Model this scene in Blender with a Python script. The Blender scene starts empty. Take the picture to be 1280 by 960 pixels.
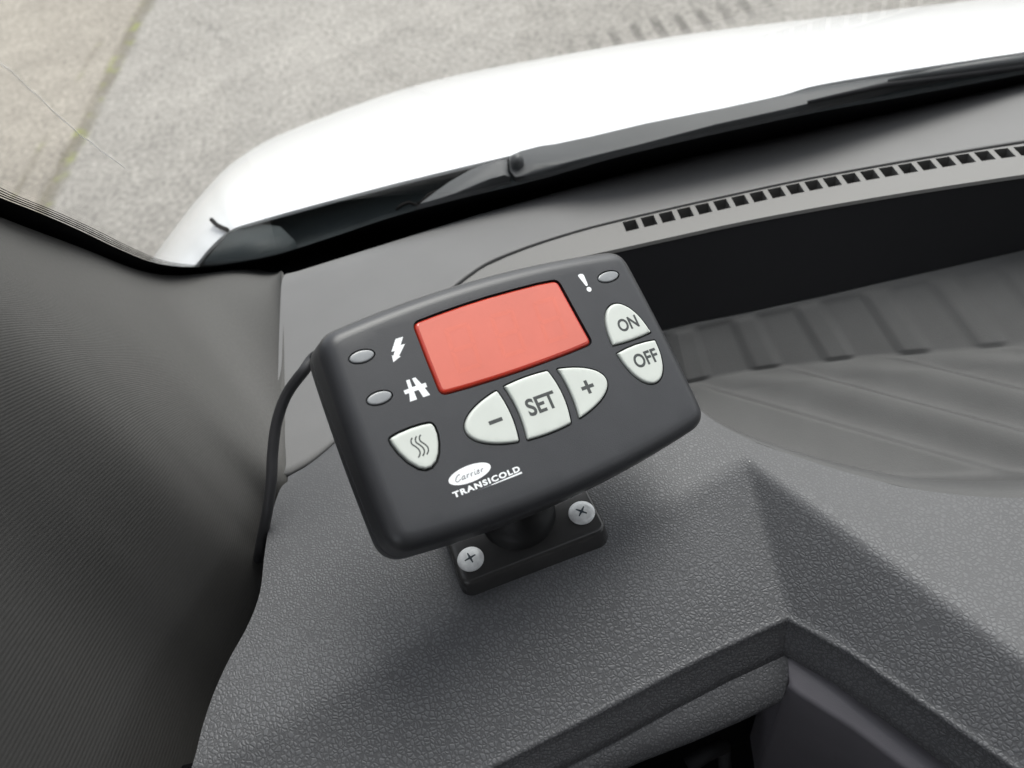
import bpy, bmesh, math, random
from math import sin, cos, tan, pi, radians, sqrt, exp
from mathutils import Vector, Matrix
from mathutils.geometry import delaunay_2d_cdt
random.seed(4)
S = bpy.context.scene
COL = S.collection

# ------------------------------------------------------------------ camera
PITCH, ROLL, FPX = radians(50), radians(12.5), 1020.0      # focal length in pixels of a 1280 wide picture
r0 = Vector((1, 0, 0)); FW = Vector((0, cos(PITCH), -sin(PITCH))); u0 = Vector((0, sin(PITCH), cos(PITCH)))
RT = r0 * cos(ROLL) - u0 * sin(ROLL); UP = r0 * sin(ROLL) + u0 * cos(ROLL)
cam_d = bpy.data.cameras.new('camera'); cam = bpy.data.objects.new('camera', cam_d); COL.objects.link(cam)
cam.matrix_world = Matrix(((RT.x, UP.x, -FW.x, 0), (RT.y, UP.y, -FW.y, 0), (RT.z, UP.z, -FW.z, 0), (0, 0, 0, 1)))
cam_d.sensor_width = 36; cam_d.lens = 36 * FPX / 1280
cam_d.clip_start = 0.01; cam_d.clip_end = 400
cam_d.dof.use_dof = True; cam_d.dof.focus_distance = 0.31; cam_d.dof.aperture_fstop = 14
S.camera = cam

# ------------------------------------------------------------------ sky, sun, exposure
SUN_EL, SUN_ROT = radians(55), radians(35)
W = bpy.data.worlds.new("World"); S.world = W; W.use_nodes = True
nt = W.node_tree; bg = nt.nodes['Background']
sky = nt.nodes.new('ShaderNodeTexSky'); sky.sky_type = 'NISHITA'; sky.sun_disc = False
sky.sun_elevation = SUN_EL; sky.sun_rotation = SUN_ROT; sky.air_density = 1.0; sky.dust_density = 3.0
hs = nt.nodes.new('ShaderNodeHueSaturation'); hs.inputs['Saturation'].default_value = 0.22
nt.links.new(sky.outputs[0], hs.inputs['Color']); nt.links.new(hs.outputs[0], bg.inputs[0])
bg.inputs[1].default_value = 0.15
sun_d = bpy.data.lights.new('sun', 'SUN'); sun_d.energy = 1.2; sun_d.angle = radians(38); sun_d.color = (1, .97, .92)
sun = bpy.data.objects.new('sun', sun_d); COL.objects.link(sun)
sd = Vector((sin(SUN_ROT) * cos(SUN_EL), cos(SUN_ROT) * cos(SUN_EL), sin(SUN_EL)))
sun.rotation_euler = sd.to_track_quat('Z', 'Y').to_euler(); sun.location = (0, 0, 6)
S.view_settings.view_transform = 'Standard'; S.view_settings.look = 'None'
S.view_settings.exposure = 0.9; S.view_settings.gamma = 1
S.cycles.use_denoising = True
S.cycles.max_bounces = 8; S.cycles.transparent_max_bounces = 12

# ------------------------------------------------------------------ measuring helpers
def ray(x, y): return FW + RT * ((x - 640) / FPX) + UP * ((480 - y) / FPX)
def atz(x, y, z):
    d = ray(x, y); return d * (z / d.z)
Z0 = -0.29                                                   # dashboard top
def smin(a, b, k):
    h = max(k - abs(a - b), 0) / k; return min(a, b) - h * h * k / 4
def smax(a, b, k): return -smin(-a, -b, k)
def plane3(a, b, c):
    n = (b - a).cross(c - a)
    return lambda x, y: a.z - (n.x * (x - a.x) + n.y * (y - a.y)) / n.z
pA, pB, pV, pR = atz(935, 592, Z0), atz(290, 960, Z0), atz(985, 768, -.311), atz(1290, 850, Z0)
PL2 = plane3(pA, pB, pV); PL3 = plane3(pA, pV, pR)
def dash_z(x, y):
    top = Z0 + 0.0022
    return smin(top, smax(PL2(x, y), PL3(x, y), .0006), .0018)
def onto(x, y):
    z = Z0
    for _ in range(30):
        p = atz(x, y, z); z = dash_z(p.x, p.y)
    return atz(x, y, z)
def resample(pts, step):
    out = [pts[0].copy()]
    for a, b in zip(pts, pts[1:]):
        n = max(1, int(round((b - a).length / step)))
        for i in range(1, n + 1): out.append(a.lerp(b, i / n))
    return out
def catmull(pts, n):
    out = []
    P = [pts[0] * 2 - pts[1]] + list(pts) + [pts[-1] * 2 - pts[-2]]
    for i in range(1, len(P) - 2):
        for j in range(n):
            t = j / n
            out.append(0.5 * ((2 * P[i]) + (P[i + 1] - P[i - 1]) * t + (2 * P[i - 1] - 5 * P[i] + 4 * P[i + 1] - P[i + 2]) * t * t
                              + (3 * P[i] - P[i - 1] - 3 * P[i + 1] + P[i + 2]) * t ** 3))
    out.append(P[-2].copy()); return out
def lerp_list(L, t):
    t = max(0, min(1, t)) * (len(L) - 1); i = min(int(t), len(L) - 2); return L[i].lerp(L[i + 1], t - i)
def inpoly(x, y, P):
    c = False; j = len(P) - 1
    for i in range(len(P)):
        xi, yi = P[i][0], P[i][1]; xj, yj = P[j][0], P[j][1]
        if (yi > y) != (yj > y) and x < (xj - xi) * (y - yi) / (yj - yi) + xi: c = not c
        j = i
    return c

# ------------------------------------------------------------------ object helpers
def prop(o, label=None, cat=None, group=None, kind=None):
    if label: o['label'] = label
    if cat: o['category'] = cat
    if group: o['group'] = group
    if kind: o['kind'] = kind
    return o
def thing(name, loc, label, cat, group=None):
    o = bpy.data.objects.new(name, None); COL.objects.link(o); o.location = loc; o.empty_display_size = .02
    prop(o, label, cat, group); return o
def world_loc(o):
    v = Vector((0, 0, 0))
    while o: v += o.location; o = o.parent
    return v
def mk(name, verts, faces, mat, parent=None, smooth=True, label=None, org=None, sharp=None):
    """one mesh object; verts are in world space"""
    base = world_loc(parent) if parent else Vector((0, 0, 0))
    loc = Vector(org) - base if org is not None else Vector((0, 0, 0))
    me = bpy.data.meshes.new(name)
    me.from_pydata([tuple(Vector(v) - base - loc) for v in verts], [], faces)
    me.update(); o = bpy.data.objects.new(name, me); COL.objects.link(o); o.location = loc
    me.materials.append(mat)
    if smooth:
        me.polygons.foreach_set('use_smooth', [True] * len(me.polygons))
        if sharp: me.set_sharp_from_angle(angle=radians(sharp))
    if parent: o.parent = parent
    if label: o['label'] = label
    return o
class MB:
    def __init__(s): s.v = []; s.f = []
    def add(s, v, f):
        k = len(s.v); s.v += [Vector(p) for p in v]; s.f += [tuple(i + k for i in q) for q in f]
    def grid(s, rows, closed=False, flip=False):
        n = len(rows[0]); v = [p for r in rows for p in r]; f = []
        for i in range(len(rows) - 1):
            for j in range(n if closed else n - 1):
                a, b = i * n + j, i * n + (j + 1) % n; c, d = b + n, a + n
                f.append((a, d, c, b) if flip else (a, b, c, d))
        s.add(v, f)
    def tube(s, pts, r, n=12):
        rows = []
        up = Vector((0.2, .3, 1)).normalized()
        for i, p in enumerate(pts):
            t = (pts[min(i + 1, len(pts) - 1)] - pts[max(i - 1, 0)]).normalized()
            a = t.cross(up).normalized(); b = a.cross(t)
            rr = r[i] if isinstance(r, (list, tuple)) else r
            rows.append([p + (a * cos(q * 2 * pi / n) + b * sin(q * 2 * pi / n)) * rr for q in range(n)])
        s.grid(rows, True)
        for rw in (rows[0], rows[-1]): s.add(rw, [tuple(range(n))])
    def prism(s, poly, top, bot):
        """poly list of points; top/bot functions giving the 3-D point"""
        n = len(poly); s.add([top(p) for p in poly] + [bot(p) for p in poly],
              [tuple(range(n)), tuple(range(2 * n - 1, n - 1, -1))] + [(i, i + n, (i + 1) % n + n, (i + 1) % n) for i in range(n)])
    def box(s, lo, hi):
        x0, y0, z0 = lo; x1, y1, z1 = hi
        s.add([(x0, y0, z0), (x1, y0, z0), (x1, y1, z0), (x0, y1, z0), (x0, y0, z1), (x1, y0, z1), (x1, y1, z1), (x0, y1, z1)],
              [(3, 2, 1, 0), (4, 5, 6, 7), (0, 1, 5, 4), (1, 2, 6, 5), (2, 3, 7, 6), (3, 0, 4, 7)])
    def out(s, name, mat, parent=None, **k):
        sharp = k.pop('sharp', None); o = mk(name, s.v, s.f, mat, parent, **k)
        bm = bmesh.new(); bm.from_mesh(o.data); bmesh.ops.remove_doubles(bm, verts=bm.verts, dist=2e-6)
        bmesh.ops.recalc_face_normals(bm, faces=bm.faces); bm.to_mesh(o.data); bm.free()
        if sharp: o.data.set_sharp_from_angle(angle=radians(sharp))
        return o
def cdt_sheet(boundary, step, zf, holes=(), lines=()):
    """triangulated sheet inside a 2-D outline, with an even grid of points inside"""
    vs, es = [], []
    def loop(P):
        k = len(vs); vs.extend([Vector((p[0], p[1])) for p in P]); es.extend([(k + i, k + (i + 1) % len(P)) for i in range(len(P))])
    loop(boundary)
    for h in holes: loop(h)
    for Lp in lines:
        k = len(vs); vs.extend([Vector((p[0], p[1])) for p in Lp]); es.extend([(k + i, k + i + 1) for i in range(len(Lp) - 1)])
    if step:
        x0 = min(p[0] for p in boundary); x1 = max(p[0] for p in boundary); y0 = min(p[1] for p in boundary); y1 = max(p[1] for p in boundary)
        cell = {}
        for p in vs: cell.setdefault((int(p.x // step), int(p.y // step)), []).append(p.copy())
        j = 0; y = y0 + step / 2
        while y < y1:
            x = x0 + step * (.5 if j % 2 else 0)
            while x < x1:
                if inpoly(x, y, boundary) and not any(inpoly(x, y, h) for h in holes):
                    cx, cy = int(x // step), int(y // step)
                    if not any((q.x - x) ** 2 + (q.y - y) ** 2 < (step * .55) ** 2 for a in (-1, 0, 1) for b in (-1, 0, 1) for q in cell.get((cx + a, cy + b), ())):
                        vs.append(Vector((x, y)))
                x += step
            y += step * .866; j += 1
    V, _, F, *_ = delaunay_2d_cdt(vs, es, [], 0, 1e-9)
    FF = []
    for f in F:
        cx = sum(V[i].x for i in f) / len(f); cy = sum(V[i].y for i in f) / len(f)
        if inpoly(cx, cy, boundary) and not any(inpoly(cx, cy, h) for h in holes): FF.append(tuple(f))
    return [zf(v.x, v.y) for v in V], FF

# ------------------------------------------------------------------ materials
def mat(name, color, rough=.5, spec=.5, metal=0, bump=None, vary=None, coat=0):
    m = bpy.data.materials.new(name); m.use_nodes = True; N = m.node_tree.nodes; L = m.node_tree.links
    b = N['Principled BSDF']; b.inputs['Base Color'].default_value = (*color, 1); b.inputs['Roughness'].default_value = rough
    b.inputs['Specular IOR Level'].default_value = spec; b.inputs['Metallic'].default_value = metal
    b.inputs['Coat Weight'].default_value = coat
    tc = N.new('ShaderNodeTexCoord')
    if vary:
        sc, amt = vary
        n = N.new('ShaderNodeTexNoise'); n.inputs['Scale'].default_value = sc; n.inputs['Detail'].default_value = 6
        L.new(tc.outputs['Object'], n.inputs['Vector'])
        r = N.new('ShaderNodeValToRGB'); r.color_ramp.elements[0].position = .3; r.color_ramp.elements[1].position = .7
        r.color_ramp.elements[0].color = (*[c * (1 - amt) for c in color], 1); r.color_ramp.elements[1].color = (*[min(1, c * (1 + amt)) for c in color], 1)
        L.new(n.outputs[0], r.inputs[0]); L.new(r.outputs[0], b.inputs['Base Color'])
    if bump:
        sc, st, dist = bump
        n = N.new('ShaderNodeTexNoise'); n.inputs['Scale'].default_value = sc; n.inputs['Detail'].default_value = 3
        L.new(tc.outputs['Object'], n.inputs['Vector'])
        bp = N.new('ShaderNodeBump'); bp.inputs['Strength'].default_value = st; bp.inputs['Distance'].default_value = dist
        L.new(n.outputs[0], bp.inputs['Height']); L.new(bp.outputs[0], b.inputs['Normal'])
    return m
def nd(m, t, **k):
    n = m.node_tree.nodes.new(t)
    for a, v in k.items():
        if a.startswith('i_'): n.inputs[a[2:].replace('_', ' ')].default_value = v
        else: setattr(n, a, v)
    return n
def math_n(m, op, a, b=None, c=None, clamp=False):
    n = nd(m, 'ShaderNodeMath', operation=op, use_clamp=clamp)
    for i, v in enumerate((a, b, c)):
        if v is None: continue
        if isinstance(v, (int, float)): n.inputs[i].default_value = v
        else: m.node_tree.links.new(v, n.inputs[i])
    return n.outputs[0]

def leather_mat():
    """moulded soft skin: pebbled grain that fades into a fine grain towards the windscreen; a few specks of dust"""
    m = mat('dash_skin', (.10, .102, .106), .5, .5); L = m.node_tree.links; b = m.node_tree.nodes['Principled BSDF']
    tc = nd(m, 'ShaderNodeTexCoord')
    wob = nd(m, 'ShaderNodeTexNoise', i_Scale=260.0, i_Detail=2.0); L.new(tc.outputs['Object'], wob.inputs['Vector'])
    sub = nd(m, 'ShaderNodeVectorMath', operation='SUBTRACT'); L.new(wob.outputs['Color'], sub.inputs[0]); sub.inputs[1].default_value = (.5, .5, .5)
    scl = nd(m, 'ShaderNodeVectorMath', operation='SCALE'); L.new(sub.outputs[0], scl.inputs[0]); scl.inputs['Scale'].default_value = .0020
    add = nd(m, 'ShaderNodeVectorMath', operation='ADD'); L.new(tc.outputs['Object'], add.inputs[0]); L.new(scl.outputs[0], add.inputs[1])
    v1 = nd(m, 'ShaderNodeTexVoronoi', feature='DISTANCE_TO_EDGE', i_Scale=600.0); L.new(add.outputs[0], v1.inputs['Vector'])
    v2 = nd(m, 'ShaderNodeTexVoronoi', feature='DISTANCE_TO_EDGE', i_Scale=760.0); L.new(add.outputs[0], v2.inputs['Vector'])
    fine = nd(m, 'ShaderNodeTexNoise', i_Scale=2600.0, i_Detail=2.0); L.new(tc.outputs['Object'], fine.inputs['Vector'])
    c1 = nd(m, 'ShaderNodeMapRange', interpolation_type='SMOOTHERSTEP', i_From_Max=.34); L.new(v1.outputs['Distance'], c1.inputs['Value'])
    c2 = nd(m, 'ShaderNodeMapRange', interpolation_type='SMOOTHERSTEP', i_From_Max=.38); L.new(v2.outputs['Distance'], c2.inputs['Value'])
    # grain gets finer towards the windscreen (real moulding changes from pebble to fine grain)
    xyz = nd(m, 'ShaderNodeSeparateXYZ'); L.new(tc.outputs['Object'], xyz.inputs[0])
    near = nd(m, 'ShaderNodeMapRange', interpolation_type='SMOOTHSTEP', i_From_Min=.125, i_From_Max=.235, i_To_Min=1.0, i_To_Max=.13); L.new(xyz.outputs['Y'], near.inputs['Value'])
    patch = nd(m, 'ShaderNodeTexNoise', i_Scale=22.0, i_Detail=2.0); L.new(tc.outputs['Object'], patch.inputs['Vector'])
    yy = math_n(m, 'ADD', xyz.outputs['Y'], math_n(m, 'MULTIPLY', math_n(m, 'SUBTRACT', patch.outputs[0], .5), .06))
    mixf = nd(m, 'ShaderNodeMapRange', interpolation_type='SMOOTHSTEP', i_From_Min=.12, i_From_Max=.175); L.new(yy, mixf.inputs['Value'])
    mg = nd(m, 'ShaderNodeMix', data_type='FLOAT'); L.new(mixf.outputs[0], mg.inputs[0]); L.new(c1.outputs[0], mg.inputs[2]); L.new(c2.outputs[0], mg.inputs[3])
    h = math_n(m, 'ADD', math_n(m, 'MULTIPLY', mg.outputs[0], .9), math_n(m, 'MULTIPLY', wob.outputs[0], .16))
    gm = nd(m, 'ShaderNodeMath', operation='MULTIPLY'); gm.inputs[1].default_value = 1.0
    h = math_n(m, 'ADD', math_n(m, 'MULTIPLY', h, gm.outputs[0]), math_n(m, 'MULTIPLY', fine.outputs[0], .22))
    bp = nd(m, 'ShaderNodeBump', i_Strength=.52, i_Distance=.00029); L.new(h, bp.inputs['Height']); L.new(bp.outputs[0], b.inputs['Normal'])
    q0, q1 = Vector((pA.x - .45, pA.y)), Vector((pR.x - .45, pR.y)); dd = (q1 - q0).normalized(); nx, ny = -dd.y, dd.x
    if nx < 0: nx, ny = -nx, -ny
    sd_ = math_n(m, 'ADD', math_n(m, 'MULTIPLY', xyz.outputs['X'], nx), math_n(m, 'ADD', math_n(m, 'MULTIPLY', xyz.outputs['Y'], ny), -(q0.x * nx + q0.y * ny)))
    fl = nd(m, 'ShaderNodeMapRange', interpolation_type='SMOOTHSTEP', i_From_Min=-.006, i_From_Max=.014, i_To_Min=1.0, i_To_Max=.32); L.new(sd_, fl.inputs['Value'])
    L.new(math_n(m, 'MULTIPLY', near.outputs[0], fl.outputs[0]), gm.inputs[0])
    # creases of the grain are a little darker and the whole skin is slightly mottled
    crease_tone = nd(m, 'ShaderNodeMapRange', i_From_Max=.8, i_To_Min=.62, i_To_Max=1.1); L.new(h, crease_tone.inputs['Value'])
    mot = nd(m, 'ShaderNodeMapRange', i_From_Min=.3, i_From_Max=.7, i_To_Min=.93, i_To_Max=1.07); L.new(patch.outputs[0], mot.inputs['Value'])
    k = math_n(m, 'MULTIPLY', crease_tone.outputs[0], mot.outputs[0])
    sc = nd(m, 'ShaderNodeVectorMath', operation='SCALE'); sc.inputs[0].default_value = (.102, .1035, .110); L.new(k, sc.inputs['Scale'])
    vd = nd(m, 'ShaderNodeTexVoronoi', feature='F1', i_Scale=42.0); L.new(tc.outputs['Object'], vd.inputs['Vector'])
    dm = math_n(m, 'LESS_THAN', vd.outputs['Distance'], .012)
    sel = math_n(m, 'MULTIPLY', dm, .75)
    mx = nd(m, 'ShaderNodeMix', data_type='RGBA'); L.new(sel, mx.inputs[0]); L.new(sc.outputs[0], mx.inputs[6]); mx.inputs[7].default_value = (.55, .55, .52, 1)
    L.new(mx.outputs[2], b.inputs['Base Color'])
    rr = nd(m, 'ShaderNodeMapRange', i_To_Min=.62, i_To_Max=.44); L.new(h, rr.inputs['Value']); L.new(rr.outputs[0], b.inputs['Roughness'])
    return m
def fabric_mat():
    """pillar trim with fine woven ribs that follow the panel"""
    m = mat('pillar_fabric', (.06, .056, .05), .75, .25); L = m.node_tree.links; b = m.node_tree.nodes['Principled BSDF']
    uv = nd(m, 'ShaderNodeUVMap'); sx = nd(m, 'ShaderNodeSeparateXYZ'); L.new(uv.outputs[0], sx.inputs[0])
    tc = nd(m, 'ShaderNodeTexCoord')
    n = nd(m, 'ShaderNodeTexNoise', i_Scale=9.0, i_Detail=2.0); L.new(tc.outputs['Object'], n.inputs['Vector'])
    n2 = nd(m, 'ShaderNodeTexNoise', i_Scale=760.0, i_Detail=2.0); L.new(tc.outputs['Object'], n2.inputs['Vector'])
    ph = math_n(m, 'ADD', math_n(m, 'MULTIPLY', sx.outputs['X'], 2 * pi * 210), math_n(m, 'MULTIPLY', n.outputs[0], 9.0))
    ph = math_n(m, 'ADD', ph, math_n(m, 'MULTIPLY', sx.outputs['Y'], 60.0))
    s = math_n(m, 'ADD', math_n(m, 'MULTIPLY', math_n(m, 'SINE', ph), .5), .5)
    k = math_n(m, 'ADD', math_n(m, 'MULTIPLY', s, .10), math_n(m, 'ADD', math_n(m, 'MULTIPLY', n2.outputs[0], .22), .72))
    sc = nd(m, 'ShaderNodeVectorMath', operation='SCALE'); sc.inputs[0].default_value = (.096, .094, .091); L.new(k, sc.inputs['Scale'])
    L.new(sc.outputs[0], b.inputs['Base Color'])
    bp = nd(m, 'ShaderNodeBump', i_Strength=.22, i_Distance=.00025)
    L.new(math_n(m, 'ADD', s, math_n(m, 'MULTIPLY', n2.outputs[0], .6)), bp.inputs['Height']); L.new(bp.outputs[0], b.inputs['Normal'])
    return m
def ground_mat():
    m = mat('concrete', (.33, .315, .29), .9, .2); L = m.node_tree.links; b = m.node_tree.nodes['Principled BSDF']
    tc = nd(m, 'ShaderNodeTexCoord'); P = tc.outputs['Object']
    def noise(s, d=4, dist=0.0):
        n = nd(m, 'ShaderNodeTexNoise', i_Scale=float(s), i_Detail=float(d), i_Distortion=dist); L.new(P, n.inputs['Vector']); return n.outputs[0]
    def mr(v, a, b_, c, d, st='LINEAR'):
        n = nd(m, 'ShaderNodeMapRange', interpolation_type=st, i_From_Min=a, i_From_Max=b_, i_To_Min=c, i_To_Max=d); L.new(v, n.inputs['Value']); return n.outputs[0]
    big = noise(1.3, 5); mid = noise(9, 5, .4); grit = noise(60, 4); fine = noise(190, 2)
    k = math_n(m, 'MULTIPLY', mr(big, .35, .65, .94, 1.05), mr(mid, .35, .68, .91, 1.07))
    k = math_n(m, 'MULTIPLY', k, mr(grit, .3, .7, .66, 1.28)); k = math_n(m, 'MULTIPLY', k, mr(fine, .3, .7, .78, 1.2))
    sx = nd(m, 'ShaderNodeSeparateXYZ'); L.new(P, sx.inputs[0]); X, Y = sx.outputs['X'], sx.outputs['Y']
    wob = math_n(m, 'MULTIPLY', math_n(m, 'SUBTRACT', noise(5, 3), .5), .022)
    # joint between two slabs; x = JX + JS*y
    def joint(x0, y0, x1, y1, w):
        s = (x1 - x0) / (y1 - y0); c = x0 - s * y0
        d = math_n(m, 'ABSOLUTE', math_n(m, 'ADD', math_n(m, 'SUBTRACT', X, math_n(m, 'ADD', math_n(m, 'MULTIPLY', Y, s), c)), wob))
        return mr(d, w * .3, w, 1.0, 0.0, 'SMOOTHSTEP')
    j1 = joint(-1.143, 3.661, -1.30, 2.325, .045); j2 = joint(-1.372, 2.82, -1.423, 2.412, .02)
    j1 = math_n(m, 'MULTIPLY', j1, mr(noise(3.5, 3), .3, .6, .3, .8)); j2 = math_n(m, 'MULTIPLY', j2, mr(noise(2.0, 2), .4, .6, .0, .4))
    j = math_n(m, 'MAXIMUM', j1, j2)
    vc = nd(m, 'ShaderNodeTexVoronoi', feature='DISTANCE_TO_EDGE', i_Scale=1.1); ad = nd(m, 'ShaderNodeVectorMath', operation='ADD')
    nz = nd(m, 'ShaderNodeTexNoise', i_Scale=2.2, i_Detail=6.0); L.new(P, nz.inputs['Vector']); s3 = nd(m, 'ShaderNodeVectorMath', operation='SCALE'); L.new(nz.outputs['Color'], s3.inputs[0]); s3.inputs['Scale'].default_value = .55
    L.new(P, ad.inputs[0]); L.new(s3.outputs[0], ad.inputs[1]); L.new(ad.outputs[0], vc.inputs['Vector'])
    crack = math_n(m, 'MULTIPLY', mr(vc.outputs['Distance'], .001, .006, .35, 0), mr(noise(1.9, 2), .48, .6, 0, 1))
    stone = nd(m, 'ShaderNodeTexVoronoi', feature='F1', i_Scale=34.0); L.new(P, stone.inputs['Vector'])
    chips = math_n(m, 'MULTIPLY', mr(stone.outputs['Distance'], .10, .22, .45, 0), mr(noise(7, 3), .5, .62, 0, 1))
    stain = mr(noise(2.6, 6, 1.2), .56, .70, 0, .12)
    k = math_n(m, 'MULTIPLY', k, math_n(m, 'SUBTRACT', 1.0, math_n(m, 'ADD', stain, math_n(m, 'MAXIMUM', crack, chips))))
    slab = mr(math_n(m, 'SUBTRACT', X, math_n(m, 'MULTIPLY', Y, .117)), -1.585, -1.56, 0.0, 1.0)
    # tyre marks: two rows of short tread dabs
    t0, t1 = atz(695, 66, -1.4), atz(965, 4, -1.4); ang = math.atan2(t1.y - t0.y, t1.x - t0.x); U = math_n(m, 'ADD', math_n(m, 'MULTIPLY', X, cos(ang)), math_n(m, 'MULTIPLY', Y, sin(ang)))
    V = math_n(m, 'SUBTRACT', math_n(m, 'MULTIPLY', Y, cos(ang)), math_n(m, 'MULTIPLY', X, sin(ang)))
    tread = mr(math_n(m, 'SINE', math_n(m, 'MULTIPLY', U, 2 * pi / .075)), -.1, .6, 0, 1)
    tm = (t0 + t1) / 2; U0 = tm.x * cos(ang) + tm.y * sin(ang); V0 = tm.y * cos(ang) - tm.x * sin(ang); hl = (t1 - t0).length / 2
    row = mr(math_n(m, 'ABSOLUTE', math_n(m, 'SUBTRACT', V, V0)), .05, .09, 1, 0)
    ext = mr(math_n(m, 'ABSOLUTE', math_n(m, 'SUBTRACT', U, U0)), hl * .75, hl * 1.15, 1, 0)
    ty = math_n(m, 'MULTIPLY', math_n(m, 'MULTIPLY', tread, row), math_n(m, 'MULTIPLY', ext, mr(mid, .35, .6, .25, 1)))
    k = math_n(m, 'MULTIPLY', k, math_n(m, 'SUBTRACT', 1.0, math_n(m, 'MULTIPLY', ty, .42)))
    base = nd(m, 'ShaderNodeMix', data_type='RGBA'); L.new(slab, base.inputs[0]); base.inputs[6].default_value = (.348, .318, .275, 1); base.inputs[7].default_value = (.34, .322, .295, 1)
    sc = nd(m, 'ShaderNodeVectorMath', operation='SCALE'); L.new(base.outputs[2], sc.inputs[0]); L.new(k, sc.inputs['Scale'])
    moss = nd(m, 'ShaderNodeMix', data_type='RGBA'); L.new(mr(noise(14, 3), .52, .64, 0, 1), moss.inputs[0]); moss.inputs[6].default_value = (.14, .125, .09, 1); moss.inputs[7].default_value = (.22, .24, .06, 1)
    mx = nd(m, 'ShaderNodeMix', data_type='RGBA'); L.new(j, mx.inputs[0]); L.new(sc.outputs[0], mx.inputs[6]); L.new(moss.outputs[2], mx.inputs[7])
    L.new(mx.outputs[2], b.inputs['Base Color'])
    bp = nd(m, 'ShaderNodeBump', i_Strength=.5, i_Distance=.006); L.new(math_n(m, 'ADD', grit, mid), bp.inputs['Height']); L.new(bp.outputs[0], b.inputs['Normal'])
    return m
def glass_mat():
    m = bpy.data.materials.new('windscreen_glass'); m.use_nodes = True; N = m.node_tree.nodes; L = m.node_tree.links
    N.remove(N['Principled BSDF'])
    t = N.new('ShaderNodeBsdfTransparent'); t.inputs[0].default_value = (.93, .95, .94, 1)
    g = N.new('ShaderNodeBsdfGlossy'); g.inputs['Roughness'].default_value = .02
    f = N.new('ShaderNodeLayerWeight'); f.inputs[0].default_value = .5
    p5 = N.new('ShaderNodeMath'); p5.operation = 'POWER'; p5.inputs[1].default_value = 5; L.new(f.outputs['Facing'], p5.inputs[0])
    fr = N.new('ShaderNodeMath'); fr.operation = 'MULTIPLY_ADD'; fr.inputs[1].default_value = .85; fr.inputs[2].default_value = .04; L.new(p5.outputs[0], fr.inputs[0])
    x = N.new('ShaderNodeMixShader'); L.new(fr.outputs[0], x.inputs[0]); L.new(t.outputs[0], x.inputs[1]); L.new(g.outputs[0], x.inputs[2])
    L.new(x.outputs[0], N['Material Output'].inputs[0]); return m

M = {}
M['skin'] = leather_mat(); M['fabric'] = fabric_mat(); M['ground'] = ground_mat(); M['glass'] = glass_mat()
M['panel'] = mat('smooth_dash_plastic', (.135, .134, .134), .55, .5, bump=(2600, .35, .0002), vary=(30, .05))
M['vent'] = mat('vent_plastic', (.135, .132, .127), .5, .5, bump=(2600, .3, .0002))
M['trayskin'] = mat('tray_plastic', (.070, .070, .070), .6, .4, bump=(1800, .45, .0003), vary=(40, .08))
M['dark'] = mat('black_plastic', (.015, .015, .017), .7, .3, bump=(1500, .2, .0002))
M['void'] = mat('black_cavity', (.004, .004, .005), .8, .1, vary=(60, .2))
M['trim'] = mat('grey_purple_plastic', (.135, .129, .145), .5, .45, bump=(2200, .35, .0002), vary=(50, .05))
M['frit'] = mat('ceramic_black', (.004, .004, .005), .7, .08, vary=(80, .2))
M['cowl'] = mat('cowl_plastic', (.026, .034, .036), .6, .35, vary=(40, .15), bump=(300, .3, .0008))
M['wiper'] = mat('wiper_black', (.045, .048, .051), .45, .5, vary=(25, .15))
M['paint'] = mat('white_paint', (.86, .87, .88), .25, .5, coat=.6, vary=(3, .01))
M['body'] = mat('controller_plastic', (.038, .039, .043), .36, .5, bump=(3200, .3, .00016), vary=(90, .06))
M['foot'] = mat('foot_plastic', (.045, .044, .044), .24, .5, bump=(1500, .12, .0002), vary=(120, .1))
M['cap'] = mat('pocket_black', (.008, .008, .009), .5, .4, vary=(60, .2))
M['key'] = mat('rubber_key', (.57, .60, .565), .45, .45, bump=(900, .06, .0001), vary=(110, .025))
M['ink'] = mat('grey_ink', (.055, .06, .06), .55, .4, vary=(600, .12))
M['print'] = mat('white_ink', (.85, .87, .89), .5, .4, vary=(500, .06))
M['greyprint'] = mat('pale_grey_ink', (.20, .205, .22), .5, .4, vary=(500, .06))
M['lens'] = mat('red_display_lens', (.62, .125, .078), .4, .5, vary=(60, .04), coat=1)
M['digit'] = mat('unlit_segment', (.64, .14, .09), .4, .5, vary=(60, .04), coat=.5)
M['led'] = mat('grey_indicator_lens', (.24, .25, .26), .25, .6, vary=(200, .08), coat=.3)
M['cable'] = mat('cable_jacket', (.035, .035, .038), .45, .5, bump=(900, .2, .0002))
M['zinc'] = mat('zinc_screw', (.86, .87, .87), .35, .5, metal=.1, vary=(500, .12), bump=(900, .15, .0002))
M['recess'] = mat('screw_recess', (.03, .045, .06), .5, .4, vary=(300, .3))
M['cab'] = mat('cab_lining', (.24, .235, .23), .8, .3, vary=(8, .1))
M['twig'] = mat('dry_twig', (.006, .005, .005), .9, .2, vary=(200, .3))
M['grip'] = mat('body_gasket', (.012, .012, .013), .6, .4, vary=(60, .2))

# ================================================================== the place
GZ = -1.40
def ground():
    R = 120; n = 24
    v = []; f = []
    for i in range(n + 1):
        for j in range(n + 1): v.append((-R + 2 * R * i / n, -R + 2 * R * j / n, GZ))
    for i in range(n):
        for j in range(n): a = i * (n + 1) + j; f.append((a, a + n + 1, a + n + 2, a + 1))
    o = mk('ground', v, f, M['ground'], smooth=False); prop(o, kind='structure'); return o
ground()

van = thing('delivery_van', (0.45, 0, GZ), 'white van seen from inside its cab, with grey dashboard, windscreen, wiper and white bonnet', 'van')

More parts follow.
